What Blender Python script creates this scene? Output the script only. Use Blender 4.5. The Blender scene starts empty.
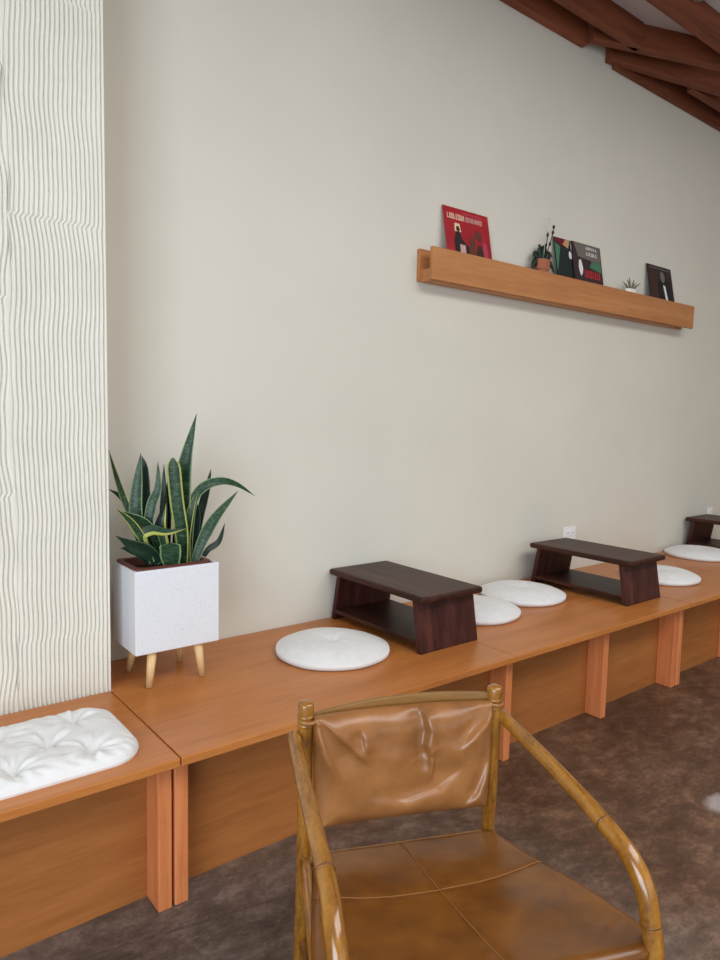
import bpy, math, random
from mathutils import Vector, Matrix, noise
random.seed(7)
SC = bpy.context.scene
COL = SC.collection
PI = math.pi
sin, cos = math.sin, math.cos

# ------------------------------------------------------------------ camera
F_PX, YAW, PITCH, ROLL = 693.742, 0.66739, 0.09172, 0.0212
CAM = Vector((-0.6959, -2.37132, 1.29562))
fw = Vector((sin(YAW) * cos(PITCH), cos(YAW) * cos(PITCH), -sin(PITCH)))
rt0 = Vector((cos(YAW), -sin(YAW), 0))
up0 = rt0.cross(fw)
rt = rt0 * cos(ROLL) + up0 * sin(ROLL)
up = -rt0 * sin(ROLL) + up0 * cos(ROLL)
cd = bpy.data.cameras.new('camera')
cam = bpy.data.objects.new('camera', cd)
COL.objects.link(cam)
cd.sensor_width = 36
cd.lens = F_PX * 36 / 960
cd.clip_start = 0.02
M = Matrix((rt, up, -fw)).transposed().to_4x4()
M.translation = CAM
cam.matrix_world = M
SC.camera = cam


def at(px, py, Y):
    """world point seen at a photo pixel, on the depth plane y = Y (used to read leaf outlines)"""
    d = rt * ((px - 360) / F_PX) - up * ((py - 480) / F_PX) + fw
    return CAM + d * ((Y - CAM.y) / d.y)


# ------------------------------------------------------------------ helpers
class MB:
    def __init__(self):
        self.v, self.f, self.uv = [], [], []

    def add(self, vs, fs, uv=None):
        o = len(self.v)
        self.v += [tuple(p) for p in vs]
        self.f += [tuple(i + o for i in f) for f in fs]
        self.uv += (uv if uv else [(0, 0)] * len(vs))
        return self

    def box(self, x0, x1, y0, y1, z0, z1):
        vs = [(x, y, z) for z in (z0, z1) for y in (y0, y1) for x in (x0, x1)]
        fs = [(0, 2, 3, 1), (4, 5, 7, 6), (0, 1, 5, 4), (2, 6, 7, 3), (0, 4, 6, 2), (1, 3, 7, 5)]
        return self.add(vs, fs)

    def hexa(self, b, t):
        """b, t: four bottom and four top corners, counter-clockwise from above"""
        fs = [(3, 2, 1, 0), (4, 5, 6, 7)] + [(i, (i + 1) % 4, (i + 1) % 4 + 4, i + 4) for i in range(4)]
        return self.add(list(b) + list(t), fs)

    def tube(self, pts, rad, n=14, round_cap=False):
        pts = [Vector(p) for p in pts]
        if not hasattr(rad, '__len__'):
            rad = [rad] * len(pts)
        rad = list(rad)
        if round_cap:
            a = (pts[1] - pts[0]).normalized()
            b = (pts[-1] - pts[-2]).normalized()
            r0, r1 = rad[0], rad[-1]
            pre = [(pts[0] - a * r0 * .5 * sin(t), r0 * cos(t)) for t in (1.35, 1.0, .6, .3)]
            post = [(pts[-1] + b * r1 * .5 * sin(t), r1 * cos(t)) for t in (.3, .6, 1.0, 1.35)]
            pts = [p for p, _ in pre] + pts + [p for p, _ in post]
            rad = [r for _, r in pre] + rad + [r for _, r in post]
        T = []
        for i in range(len(pts)):
            T.append((pts[min(i + 1, len(pts) - 1)] - pts[max(i - 1, 0)]).normalized())
        ref = Vector((0, 0, 1)) if abs(T[0].z) < .9 else Vector((1, 0, 0))
        N = (ref - T[0] * ref.dot(T[0])).normalized()
        vs = []
        for i, p in enumerate(pts):
            N = (N - T[i] * N.dot(T[i])).normalized()
            B = T[i].cross(N)
            for k in range(n):
                a = 2 * PI * k / n
                vs.append(p + (N * cos(a) + B * sin(a)) * rad[i])
        fs = []
        for i in range(len(pts) - 1):
            for k in range(n):
                fs.append((i * n + k, i * n + (k + 1) % n, (i + 1) * n + (k + 1) % n, (i + 1) * n + k))
        fs.append(tuple(range(n - 1, -1, -1)))
        fs.append(tuple((len(pts) - 1) * n + k for k in range(n)))
        return self.add(vs, fs)

    def lathe(self, prof, n=48, c=(0, 0, 0), fn=None):
        """prof: (r, z) from bottom centre to top centre; fn(angle, r, z) -> (r, z) optional"""
        vs, fs = [], []
        for r, z in prof:
            for k in range(n):
                a = 2 * PI * k / n
                rr, zz = fn(a, r, z) if fn else (r, z)
                vs.append((c[0] + rr * cos(a), c[1] + rr * sin(a), c[2] + zz))
        for i in range(len(prof) - 1):
            for k in range(n):
                fs.append((i * n + k, i * n + (k + 1) % n, (i + 1) * n + (k + 1) % n, (i + 1) * n + k))
        fs.append(tuple(range(n - 1, -1, -1)))
        fs.append(tuple((len(prof) - 1) * n + k for k in range(n)))
        return self.add(vs, fs)

    def grid(self, fn, nu, nv, flip=False):
        vs = [fn(i / nu, j / nv) for j in range(nv + 1) for i in range(nu + 1)]
        uv = [(i / nu, j / nv) for j in range(nv + 1) for i in range(nu + 1)]
        fs = []
        for j in range(nv):
            for i in range(nu):
                a = j * (nu + 1) + i
                q = (a, a + 1, a + nu + 2, a + nu + 1)
                fs.append(q[::-1] if flip else q)
        return self.add(vs, fs, uv)

    def build(self, name, mat, parent=None, smooth=False, bevel=0, loc=None, seg=2, angle=40):
        me = bpy.data.meshes.new(name)
        me.from_pydata(self.v, [], self.f)
        l = me.uv_layers.new(name='UVMap')
        vi = [0] * len(me.loops)
        me.loops.foreach_get('vertex_index', vi)
        flat = []
        for i in vi:
            flat += self.uv[i]
        l.data.foreach_set('uv', flat)
        me.materials.append(mat)
        if smooth:
            me.polygons.foreach_set('use_smooth', [True] * len(me.polygons))
        me.update()
        o = bpy.data.objects.new(name, me)
        COL.objects.link(o)
        if parent:
            o.parent = parent
        if loc is not None:
            o.location = loc
        if bevel:
            m = o.modifiers.new('bevel', 'BEVEL')
            m.width = bevel
            m.segments = seg
            m.limit_method = 'ANGLE'
            m.angle_limit = math.radians(angle)
        return o


def tag(o, label=None, cat=None, group=None, kind=None):
    if label: o['label'] = label
    if cat: o['category'] = cat
    if group: o['group'] = group
    if kind: o['kind'] = kind
    return o


def empty(name, loc, rz=0):
    o = bpy.data.objects.new(name, None)
    o.empty_display_size = .05
    COL.objects.link(o)
    o.location = loc
    o.rotation_euler = (0, 0, rz)
    return o


def copy_tree(o, parent=None):
    c = o.copy()
    COL.objects.link(c)
    c.parent = parent
    for ch in list(o.children):
        copy_tree(ch, c)
    return c


def struct(o):
    o['kind'] = 'structure'
    return o


# ------------------------------------------------------------------ materials
def srgb(r, g, b):
    def f(c):
        c /= 255
        return c / 12.92 if c <= .04045 else ((c + .055) / 1.055) ** 2.4
    return (f(r), f(g), f(b), 1)


class Mat:
    def __init__(self, name, rough=.5, spec=.5, color=(200, 200, 200)):
        self.m = bpy.data.materials.new(name)
        self.m.use_nodes = True
        self.t = self.m.node_tree
        self.b = self.t.nodes['Principled BSDF']
        self.b.inputs['Roughness'].default_value = rough
        self.b.inputs['Specular IOR Level'].default_value = spec
        self.b.inputs['Base Color'].default_value = srgb(*color)

    def n(self, kind, **kw):
        nd = self.t.nodes.new(kind)
        for k, v in kw.items():
            if k in nd.inputs:
                nd.inputs[k].default_value = v
            else:
                setattr(nd, k, v)
        return nd

    def l(self, a, b):
        self.t.links.new(a, b)

    def coords(self, scale=(1, 1, 1), src='Object', rot=(0, 0, 0)):
        tc = self.n('ShaderNodeTexCoord')
        mp = self.n('ShaderNodeMapping')
        mp.inputs['Scale'].default_value = scale
        mp.inputs['Rotation'].default_value = rot
        self.l(tc.outputs[src], mp.inputs['Vector'])
        return mp.outputs[0]

    def noise(self, vec, scale, detail=4, rough=.55, dist=0):
        n = self.n('ShaderNodeTexNoise')
        n.inputs['Scale'].default_value = scale
        n.inputs['Detail'].default_value = detail
        n.inputs['Roughness'].default_value = rough
        n.inputs['Distortion'].default_value = dist
        self.l(vec, n.inputs['Vector'])
        return n.outputs['Fac']

    def ramp(self, fac, stops):
        r = self.n('ShaderNodeValToRGB')
        e = r.color_ramp.elements
        while len(e) < len(stops):
            e.new(.5)
        for i, (p, c) in enumerate(stops):
            e[i].position = p
            e[i].color = c if len(c) == 4 else srgb(*c)
        self.l(fac, r.inputs['Fac'])
        return r.outputs['Color']

    def mix(self, fac, a, b, mode='MIX'):
        x = self.n('ShaderNodeMix', data_type='RGBA', blend_type=mode)
        for s, v in ((x.inputs[0], fac), (x.inputs[6], a), (x.inputs[7], b)):
            if isinstance(v, bpy.types.NodeSocket):
                self.l(v, s)
            else:
                s.default_value = v
        return x.outputs[2]

    def math(self, op, a, b=None, clamp=False):
        x = self.n('ShaderNodeMath', operation=op, use_clamp=clamp)
        for s, v in ((x.inputs[0], a), (x.inputs[1], b)):
            if v is None:
                continue
            if isinstance(v, bpy.types.NodeSocket):
                self.l(v, s)
            else:
                s.default_value = v
        return x.outputs[0]

    def color(self, s):
        self.l(s, self.b.inputs['Base Color'])

    def bump(self, h, strength=.3, dist=.002):
        b = self.n('ShaderNodeBump')
        b.inputs['Strength'].default_value = strength
        b.inputs['Distance'].default_value = dist
        self.l(h, b.inputs['Height'])
        self.l(b.outputs[0], self.b.inputs['Normal'])


def wood(name, dark, mid, light, axis='x', rough=.4, spec=.4, fine=90, scale=1.0, bump=.12):
    m = Mat(name, rough, spec)
    s = {'x': (.07, 1, 1), 'y': (1, .07, 1), 'z': (1, 1, .07)}[axis]
    v = m.coords(s)
    f1 = m.noise(v, fine * scale, 6, .6, .6)
    f2 = m.noise(v, 9 * scale, 3, .5, 1.2)
    f3 = m.noise(m.coords((1, 1, 1)), 3.5, 2)
    f = m.math('ADD', m.math('MULTIPLY', f1, .45), m.math('MULTIPLY', f2, .55))
    c = m.ramp(f, [(.3, dark), (.5, mid), (.7, light)])
    c2 = m.mix(m.math('MULTIPLY', m.math('SUBTRACT', f3, .5), .9, True), c, srgb(*dark))
    m.color(c2)
    m.bump(f1, bump, .001)
    return m.m


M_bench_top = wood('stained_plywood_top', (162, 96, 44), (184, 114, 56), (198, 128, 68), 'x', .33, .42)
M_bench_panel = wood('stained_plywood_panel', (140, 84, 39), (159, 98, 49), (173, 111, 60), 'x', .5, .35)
M_bench_post = wood('orange_fir_post', (186, 104, 58), (208, 126, 76), (220, 142, 92), 'z', .5, .35)
M_shelf = wood('oak_shelf', (164, 106, 62), (184, 123, 74), (198, 140, 90), 'x', .5, .35)
M_walnut = wood('walnut', (34, 16, 11), (58, 31, 22), (92, 54, 38), 'y', .42, .22, 60)
M_walnut_v = wood('walnut_panel', (36, 16, 13), (66, 33, 28), (96, 54, 44), 'z', .42, .22, 60)
M_beam = wood('red_brown_timber', (88, 46, 29), (122, 66, 42), (150, 86, 56), 'x', .65, .25, 50)
M_leg = wood('pale_beech', (206, 164, 112), (222, 184, 132), (232, 198, 148), 'z', .45, .35)


def make_wall():
    m = Mat('beige_wall_paint', .75, .25)
    v = m.coords()
    f = m.noise(v, 1.3, 3)
    m.color(m.ramp(f, [(.3, (212, 207, 194)), (.7, (218, 213, 200))]))
    m.bump(m.noise(v, 160, 3), .06, .002)
    return m.m


M_wall = make_wall()


def make_plaster():
    m = Mat('combed_white_plaster', .8, .2)
    v = m.coords()
    f = m.noise(v, 5, 4)
    m.color(m.ramp(f, [(.3, (226, 223, 212)), (.7, (232, 229, 218))]))
    m.bump(m.noise(v, 260, 3), .12, .001)
    return m.m


M_plaster = make_plaster()
M_ceiling = Mat('grey_ceiling_paint', .85, .2, (205, 195, 195)).m


def make_floor():
    m = Mat('stained_concrete', .5, .4)
    v = m.coords()
    a = m.noise(v, 1.6, 8, .68, .2)
    b = m.noise(m.coords((1, 1.6, 1), rot=(0, 0, .6)), 10, 10, .78, .15)
    c = m.noise(v, 46, 5, .7)
    base = m.ramp(a, [(.32, (110, 94, 83)), (.5, (152, 135, 122)), (.68, (186, 173, 162))])
    c1 = m.mix(.9, base, m.ramp(b, [(.3, (74, 66, 60)), (.5, (128, 122, 118)), (.68, (188, 182, 178))]), 'OVERLAY')
    c2 = m.mix(m.ramp(c, [(.52, (0, 0, 0)), (.68, (150, 150, 150))]), c1, srgb(54, 42, 36))
    gr = m.noise(m.coords((1, 2.2, 1), rot=(0, 0, .9)), 34, 8, .8, .1)
    c2 = m.mix(m.ramp(gr, [(.50, (0, 0, 0)), (.66, (130, 130, 130))]), c2, srgb(152, 134, 120))
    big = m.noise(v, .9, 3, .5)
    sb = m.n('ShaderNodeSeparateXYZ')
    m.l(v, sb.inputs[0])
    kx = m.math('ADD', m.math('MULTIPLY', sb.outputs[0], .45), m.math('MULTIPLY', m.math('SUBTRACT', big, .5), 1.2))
    daylight_tint = m.mix(m.ramp(kx, [(.05, (0, 0, 0)), (.55, (255, 255, 255))]), srgb(238, 244, 252), srgb(214, 184, 160))  # daylight cast painted into the slab colour: cool at left, brown at right
    c2 = m.mix(1.0, c2, daylight_tint, 'MULTIPLY')
    # pale patch and a scratched joint, both fixed to the slab
    sx = m.n('ShaderNodeSeparateXYZ')
    tc = m.n('ShaderNodeTexCoord')
    m.l(tc.outputs['Object'], sx.inputs[0])
    X, Y = sx.outputs[0], sx.outputs[1]
    dx = m.math('SUBTRACT', X, 1.70)
    dy = m.math('SUBTRACT', Y, -1.37)
    r = m.math('SQRT', m.math('ADD', m.math('MULTIPLY', dx, dx), m.math('MULTIPLY', m.math('MULTIPLY', dy, dy), 2.5)))
    r = m.math('ADD', r, m.math('MULTIPLY', m.math('SUBTRACT', b, .5), .12))
    c3 = m.mix(m.ramp(r, [(.05, (220, 220, 220)), (.085, (0, 0, 0))]), c2, srgb(176, 166, 164))
    ln = m.math('ABSOLUTE', m.math('ADD', m.math('ADD', m.math('MULTIPLY', X, .2015), m.math('MULTIPLY', Y, .9795)),
                                   m.math('ADD', .8086, m.math('MULTIPLY', m.math('SUBTRACT', a, .5), .03))))
    k = m.ramp(ln, [(.0015, (170, 170, 170)), (.005, (0, 0, 0))])
    k = m.mix(m.math('GREATER_THAN', X, .45), k, (0, 0, 0, 1))
    c4 = m.mix(k, c3, srgb(48, 38, 34))
    m.color(c4)
    rr = m.n('ShaderNodeMapRange')
    m.l(b, rr.inputs[0])
    rr.inputs[3].default_value = .38
    rr.inputs[4].default_value = .62
    m.l(rr.outputs[0], m.b.inputs['Roughness'])
    m.bump(c, .1, .002)
    return m.m


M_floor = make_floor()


def make_fabric(name, col, sc=700):
    m = Mat(name, .9, .15)
    v = m.coords()
    m.color(m.ramp(m.noise(v, 30, 4), [(.3, tuple(int(x * .965) for x in col)), (.7, col)]))
    m.bump(m.noise(v, sc, 2), .12, .0008)
    m.b.inputs['Sheen Weight'].default_value = .15
    return m.m


M_cushion = make_fabric('off_white_cotton', (229, 228, 227))


def make_leather(name, lo, mid, hi):
    m = Mat(name, .31, .5)
    v = m.coords()
    f = m.noise(v, 11, 5, .6)
    m.color(m.ramp(f, [(.3, lo), (.5, mid), (.72, hi)]))
    vo = m.n('ShaderNodeTexVoronoi')
    vo.inputs['Scale'].default_value = 420
    m.l(v, vo.inputs['Vector'])
    m.bump(m.math('ADD', vo.outputs['Distance'], m.noise(v, 60, 4)), .10, .0008)
    return m.m


M_leather = make_leather('tan_leather_seat', (92, 52, 12), (112, 66, 17), (128, 80, 26))
M_leather_b = make_leather('tan_leather_back', (120, 77, 40), (142, 93, 50), (158, 107, 62))
M_seam = Mat('leather_seam', .5, .4, (138, 88, 38)).m


def make_cane():
    m = Mat('varnished_cane', .22, .5)
    v = m.coords((1, .25, .25))
    f = m.noise(v, 60, 5, .6, .3)
    f2 = m.noise(m.coords(), 130, 3, .6)
    c = m.ramp(m.math('ADD', m.math('MULTIPLY', f, .75), m.math('MULTIPLY', f2, .25)),
               [(.32, (104, 62, 18)), (.48, (138, 90, 28)), (.66, (160, 110, 40))])
    m.color(c)
    m.b.inputs['Coat Weight'].default_value = .5
    m.b.inputs['Coat Roughness'].default_value = .12
    return m.m


M_cane = make_cane()
M_node = Mat('cane_node', .35, .5, (104, 62, 20)).m
M_slat = wood('cane_slat', (108, 74, 34), (132, 94, 46), (148, 110, 58), 'x', .4, .4, 60)


def make_terrazzo():
    m = Mat('white_speckled_planter', .55, .35)
    v = m.coords()
    vo = m.n('ShaderNodeTexVoronoi')
    vo.inputs['Scale'].default_value = 130
    m.l(v, vo.inputs['Vector'])
    n = m.noise(v, 60, 4, .6)
    d = m.math('ADD', vo.outputs['Distance'], m.math('MULTIPLY', n, .5))
    m.color(m.ramp(d, [(.30, (206, 209, 215)), (.6, (222, 225, 230))]))
    m.bump(n, .15, .001)
    return m.m


M_planter = make_terrazzo()
M_pot_brown = Mat('brown_plastic_pot', .5, .4, (98, 50, 42)).m
M_terracotta = Mat('terracotta', .8, .2, (164, 102, 76)).m
M_soil = Mat('potting_soil', .95, .1, (48, 34, 26)).m
M_white_plastic = Mat('white_plastic', .35, .5, (238, 238, 236)).m
M_slot = Mat('dark_slot', .6, .3, (40, 40, 42)).m
M_white_pot = Mat('white_ceramic', .3, .5, (236, 230, 224)).m
M_twig = Mat('dark_twig', .7, .3, (52, 44, 36)).m
M_wire = Mat('silver_wire', .3, .5, (190, 190, 188)).m
M_dark_leaf = Mat('dark_green_leaf', .45, .4, (26, 48, 34)).m
M_grey_leaf = Mat('grey_green_leaf', .6, .3, (112, 110, 92)).m
M_metal = Mat('galvanized_metal', .35, .5, (180, 184, 180)).m
M_metal.node_tree.nodes['Principled BSDF'].inputs['Metallic'].default_value = .8
M_frame = Mat('black_window_frame', .5, .4, (36, 34, 32)).m
M_glass = Mat('window_glass', .02, .5, (255, 255, 255))
M_glass.b.inputs['Transmission Weight'].default_value = 1
M_glass.b.inputs['IOR'].default_value = 1.02
M_glass = M_glass.m


def make_leaf(name, margin, dark=(14, 44, 28), band=(74, 112, 70), mw=.74, side=0):
    m = Mat(name, .4, .4)
    uv = m.n('ShaderNodeUVMap')
    sx = m.n('ShaderNodeSeparateXYZ')
    m.l(uv.outputs[0], sx.inputs[0])
    U, V = sx.outputs[0], sx.outputs[1]
    cv = m.n('ShaderNodeCombineXYZ')
    m.l(m.math('MULTIPLY', U, 1.2), cv.inputs[0])
    m.l(m.math('MULTIPLY', V, 22), cv.inputs[1])
    f = m.noise(cv.outputs[0], 1.6, 4, .7, .5)
    c = m.ramp(f, [(.42, dark), (.56, tuple((a + b) // 2 for a, b in zip(dark, band))), (.7, band)])
    e = m.math('ABSOLUTE', m.math('SUBTRACT', m.math('MULTIPLY', U, 2), 1))
    if side:
        e = m.math('MULTIPLY', m.math('SUBTRACT', m.math('MULTIPLY', U, 2), 1), side)
    k = m.ramp(e, [(mw - .04, (0, 0, 0)), (mw + .04, (255, 255, 255))])
    m.color(m.mix(k, c, srgb(*margin)))
    return m.m


M_leaf_y = make_leaf('snake_leaf_yellow_margin', (168, 172, 88), mw=.78)
M_leaf_p = make_leaf('snake_leaf_pale_margin', (136, 158, 112), mw=.86)
M_leaf_d = make_leaf('snake_leaf_dark', (52, 84, 52), (12, 34, 26), (32, 66, 46), .9)
M_leaf_w = make_leaf('snake_leaf_wide_yellow', (168, 172, 84), (20, 50, 32), (50, 84, 52), .3, 1)

# ------------------------------------------------------------------ constants
HB, TH, D = .43, .0236, .7885      # bench height, slab thickness, bench depth
CY = -.2555                        # face of the plastered pier
CEIL = 3.41

# ------------------------------------------------------------------ room shell
XL, XR, YR = -2.5, 7.2, -6.2
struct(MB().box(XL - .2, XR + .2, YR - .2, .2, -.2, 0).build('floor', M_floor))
FILL_OPENING = (-.6, 4.0, -4.0, -2.4)        # unseen opening in the ceiling, added for overhead light on cushions and bench tops
mb = MB()
mb.box(XL - .2, FILL_OPENING[0], YR - .2, .2, CEIL, CEIL + .2).box(FILL_OPENING[1], XR + .2, YR - .2, .2, CEIL, CEIL + .2)
mb.box(FILL_OPENING[0], FILL_OPENING[1], YR - .2, FILL_OPENING[2], CEIL, CEIL + .2).box(FILL_OPENING[0], FILL_OPENING[1], FILL_OPENING[3], .2, CEIL, CEIL + .2)
struct(mb.build('ceiling', M_ceiling))
struct(MB().box(XL - .2, XR + .2, 0, .2, 0, CEIL).build('wall_back', M_wall))


def wall_with_holes(name, along, fixed0, fixed1, a0, a1, holes):
    """holes: (a, b, z0, z1) sorted along the wall"""
    mb = MB()
    def bx(p, q, z0, z1):
        if q - p < 1e-4 or z1 - z0 < 1e-4:
            return
        if along == 'x':
            mb.box(p, q, fixed0, fixed1, z0, z1)
        else:
            mb.box(fixed0, fixed1, p, q, z0, z1)
    cur = a0
    for a, b, z0, z1 in holes:
        bx(cur, a, 0, CEIL)
        bx(a, b, 0, z0)
        bx(a, b, z1, CEIL)
        cur = b
    bx(cur, a1, 0, CEIL)
    return struct(mb.build(name, M_wall))


REAR = [(-2.1, .9, .35, 2.5), (2.2, 5.4, .35, 2.5)]
LEFT = [(-4.7, -2.0, .25, 2.4)]
wall_with_holes('wall_rear', 'x', YR - .2, YR, XL - .2, XR + .2, REAR)
wall_with_holes('wall_left', 'y', XL - .2, XL, YR, 0, LEFT)
struct(MB().box(XR, XR + .2, YR, 0, 0, CEIL).build('wall_right', M_wall))
wn = 0


def window(along, fixed, a, b, z0, z1, nm):
    global wn
    wn += 1
    mb = MB()
    t = .035
    def bx(p, q, u, v):
        if along == 'x':
            mb.box(p, q, fixed - .06, fixed, u, v)
        else:
            mb.box(fixed - .06, fixed, p, q, u, v)
    bx(a, b, z0, z0 + t); bx(a, b, z1 - t, z1)
    for k in range(nm + 1):
        x = a + (b - a) * k / nm
        bx(max(a, x - t / 2), min(b, x + t / 2), z0 + t, z1 - t)
    struct(mb.build('window_%d' % wn, M_frame))


for a, b, z0, z1 in REAR:
    window('x', YR - .05, a, b, z0, z1, 3)
for a, b, z0, z1 in LEFT:
    window('y', XL - .05, a, b, z0, z1, 2)


# combed plaster pier
def pier():
    X0 = -1.5
    PITCH_R = .0125
    per = 8
    nr = int(-X0 / PITCH_R)
    nu, nv = nr * per, 270
    seam = -.262
    A = .0058

    def wob(x, z):
        if x > seam:
            w = .0035 * sin(z * 7.3 + 1.0) + .0022 * sin(z * 19 + 2 + x * 2.5) + .0010 * sin(z * 41 + x * 5)
            for zk, s in ((1.825, .011), (.62, .0025), (2.42, -.006)):
                if z < zk:
                    w -= s * math.exp(-(zk - z) / .07)
        else:
            w = .007 * sin(z * 6.1 + 3.1) + .004 * sin(z * 15 + x * 3) + .002 * sin(z * 37)
            for zk, s in ((1.60, .010), (2.2, -.008), (1.05, .009)):
                if z < zk:
                    w -= s * math.exp(-(zk - z) / .12)
        return w

    def fn(u, v):
        x = X0 * (1 - u)
        z = HB - .43 + CEIL * v
        ph = (x - X0) / PITCH_R
        edge = min(1, -x / .05)
        y = -A * (.5 + .5 * cos(2 * PI * ph)) - A * .55 * (.5 + .5 * cos(4 * PI * ph)) * 0
        # rounder tops, narrow valleys
        c = .5 + .5 * cos(2 * PI * ph)
        h = c ** .42
        h *= .92 + .16 * noise.noise((round(ph) * 3.3, z * 2.1, 4.0))
        y = CY + A - 2 * A * h
        if abs(x - seam) < .006:
            y += .006 * (1 - abs(x - seam) / .006) * (.6 + .6 * noise.noise((2, z * 6, 9)))
        if x > -.0035:
            y = CY - A * .4
        return (x + wob(x, z) * edge, y, z)

    mb = MB().grid(fn, nu, nv)
    # sides and back close the pier into a solid
    mb.box(X0, -.0003, CY + .0115, -.0005, 0, CEIL)
    n = (nu + 1) * (nv + 1)
    vs, fs = [], []
    for j in range(nv + 1):
        z = CEIL * j / nv
        for x in (X0, 0.0):
            vs.append((x, CY - A * .4 + (0 if x == 0 else A), z)); vs.append((x, CY + .012, z))
    for j in range(nv):
        b = j * 4
        fs.append((b + 2, b + 3, b + 7, b + 6))
        fs.append((b + 0, b + 4, b + 5, b + 1))
    mb.add(vs, fs)
    o = mb.build('wall_pier', M_plaster, smooth=True)
    return struct(o)


pier()


# ------------------------------------------------------------------ roof timbers
def beam(p, q, width, side, label, zb=3.28):
    """p->q: far lower edge (x, y); the body lies toward the room"""
    p, q = Vector((p[0], p[1], 0)), Vector((q[0], q[1], 0))
    d = (q - p)
    L = d.length
    o = empty('roof_beam', (p.x, p.y, zb))
    o.rotation_euler = (0, 0, math.atan2(d.y, d.x))
    MB().box(0, L, -width, 0, 0, CEIL - zb).build('timber', M_beam, o, bevel=.004)
    tag(o, label, 'beam', 'timbers under the ceiling')
    return o


# two members against the wall, two running parallel to it, two crossing at an angle
beam((-.0, -.002), (2.615, -.002), .045, 1, 'dark timber lying against the wall left of the bare gap')
beam((2.905, -.002), (7.0, -.002), .03, 1, 'dark timber lying against the wall right of the bare gap', 3.262)
beam((1.2, -.165), (2.86, -.165), .05, 1, 'timber parallel to the wall ending against the first slanting timber')
beam((1.2, -.445), (3.42, -.445), .065, 1, 'foremost timber at the top right corner, farthest out from the wall')
beam((2.60, -.055), (3.45, -.37), .05, 1, 'slanting timber crossing from the bare wall gap to the foremost timber')
beam((2.84, -.0015), (3.83, -.25), .05, 1, 'lower slanting timber whose cut end shows beside the bare gap', 3.275)
beam((3.52, -.118), (5.2, -.118), .045, 1, 'short timber at the right edge behind the lower slanting timber')

lampf = empty('ceiling_fixture', (2.78, -.555, 3.41))
MB().lathe([(.001, -.005), (.05, -.005), (.05, 0), (.001, 0)], 24).build('base', M_metal, lampf, smooth=False)
mbx = MB()
for k in range(4):
    mbx.lathe([(.03, -.012 - .014 * k), (.038, -.010 - .014 * k), (.038, -.005 - .014 * k), (.03, -.003 - .014 * k)], 20)
mbx.build('ribbed_body', M_metal, lampf)
tag(lampf, 'small ribbed metal fixture at the very top right beside the foremost timber', 'light fixture')


# ------------------------------------------------------------------ benches
def bench(x0, x1, yb, posts, label, boards, extra=()):
    o = empty('bench', (x0, 0, 0))
    tag(o, label, 'bench', 'plywood benches along the wall')
    for a, b in boards:
        MB().box(a - x0, b - x0, -D, yb, HB - TH, HB).build('seat_top', M_bench_top, o, bevel=.003)
    yp = -.656
    MB().box(x0 + .004 - x0, x1 - .004 - x0, yp, yp + .018, 0.0, HB - TH).build('front_panel', M_bench_panel, o)
    for p in posts:
        MB().box(p - x0, p + .0375 - x0, -.737, yp, 0, HB - TH).build('post', M_bench_post, o, bevel=.003)
    for p in (x0 + .004, x1 - .022):
        MB().box(p - x0, p + .018 - x0, yp + .018, yb - .004, 0, HB - TH).build('end_panel', M_bench_panel, o)
    return o


bench(-1.30, -.0035, CY - .006, (-1.296, -.66, -.0425), 'plywood bench before the ribbed plaster pier, holding the tufted square cushion', [(-1.30, -.0035)])
bench(.0, 2.6, -.003, (.003, .655, 1.311, 1.957, 2.559), 'long plywood bench holding the planter and two dark stools', [(0, 1.3), (1.301, 2.6)])
bench(2.604, 5.2, -.003, (2.607, 3.22, 3.86, 4.5, 5.15), 'plywood bench at the far right holding the two farthest round cushions', [(2.604, 3.9), (3.901, 5.2)])


# ------------------------------------------------------------------ round cushions
def round_cushion(seed):
    rnd = random.Random(seed)
    R, H = .209, .056
    o = empty('round_cushion', (0, 0, 0))
    prof = [(.001, 0), (.08, 0), (.15, 0), (R - .012, .0005), (R - .003, .006), (R, .014), (R - .0005, .023)]
    N = 26
    for i in range(1, N + 1):
        rho = cos(PI / 2 * i / N)
        rho = max(rho, .004)
        prof.append((R * rho * .995, .023 + (H - .023) * (1 - rho ** 3.4)))
    ph = [rnd.uniform(0, 6.28) for _ in range(5)]

    def fn(a, r, z):
        if z > .0225:
            q = r / R
            z -= .012 * math.exp(-(q / .11) ** 2)
            z -= .004 * math.exp(-(q / .35) ** 2)
            w = sin(11 * a + ph[0]) * .5 + sin(7 * a + ph[1]) * .5 + sin(17 * a + ph[2]) * .4
            z += .0016 * w * math.exp(-((q - .24) / .17) ** 2)
            z += .0018 * sin(3 * a + ph[3]) * q * (1 - q ** 4)
        r *= 1 + .008 * sin(3 * a + ph[4]) + .004 * sin(8 * a + ph[1])
        if .004 < z < .02 and r > R * .9:
            r += .0008 * sin(60 * a)
        return r, z
    MB().lathe(prof, 120, fn=fn).build('cover', M_cushion, o, smooth=True)
    MB().lathe([(.001, .0375), (.008, .0375), (.009, .0405), (.006, .0425), (.001, .0432)], 20).build('centre_button', M_cushion, o, smooth=True)
    return o


CUSH = [
    ((.772, -.366), 'round white cushion between the snake plant planter and the nearest dark stool'),
    ((1.594, -.302), 'round white cushion just right of the nearest dark stool, partly hidden by it'),
    ((2.012, -.240), 'round white cushion against the wall just left of the second dark stool'),
    ((2.995, -.415), 'round white cushion just right of the second dark stool, partly hidden by it'),
    ((3.84, -.225), 'farthest round white cushion, in front of the stool at the right edge'),
]
for i, ((x, y), lab) in enumerate(CUSH):
    o = round_cushion(i + 3)
    o.location = (x, y, HB)
    o.rotation_euler = (0, 0, i * 1.3)
    tag(o, lab, 'cushion', 'round cushions on the benches')


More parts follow.
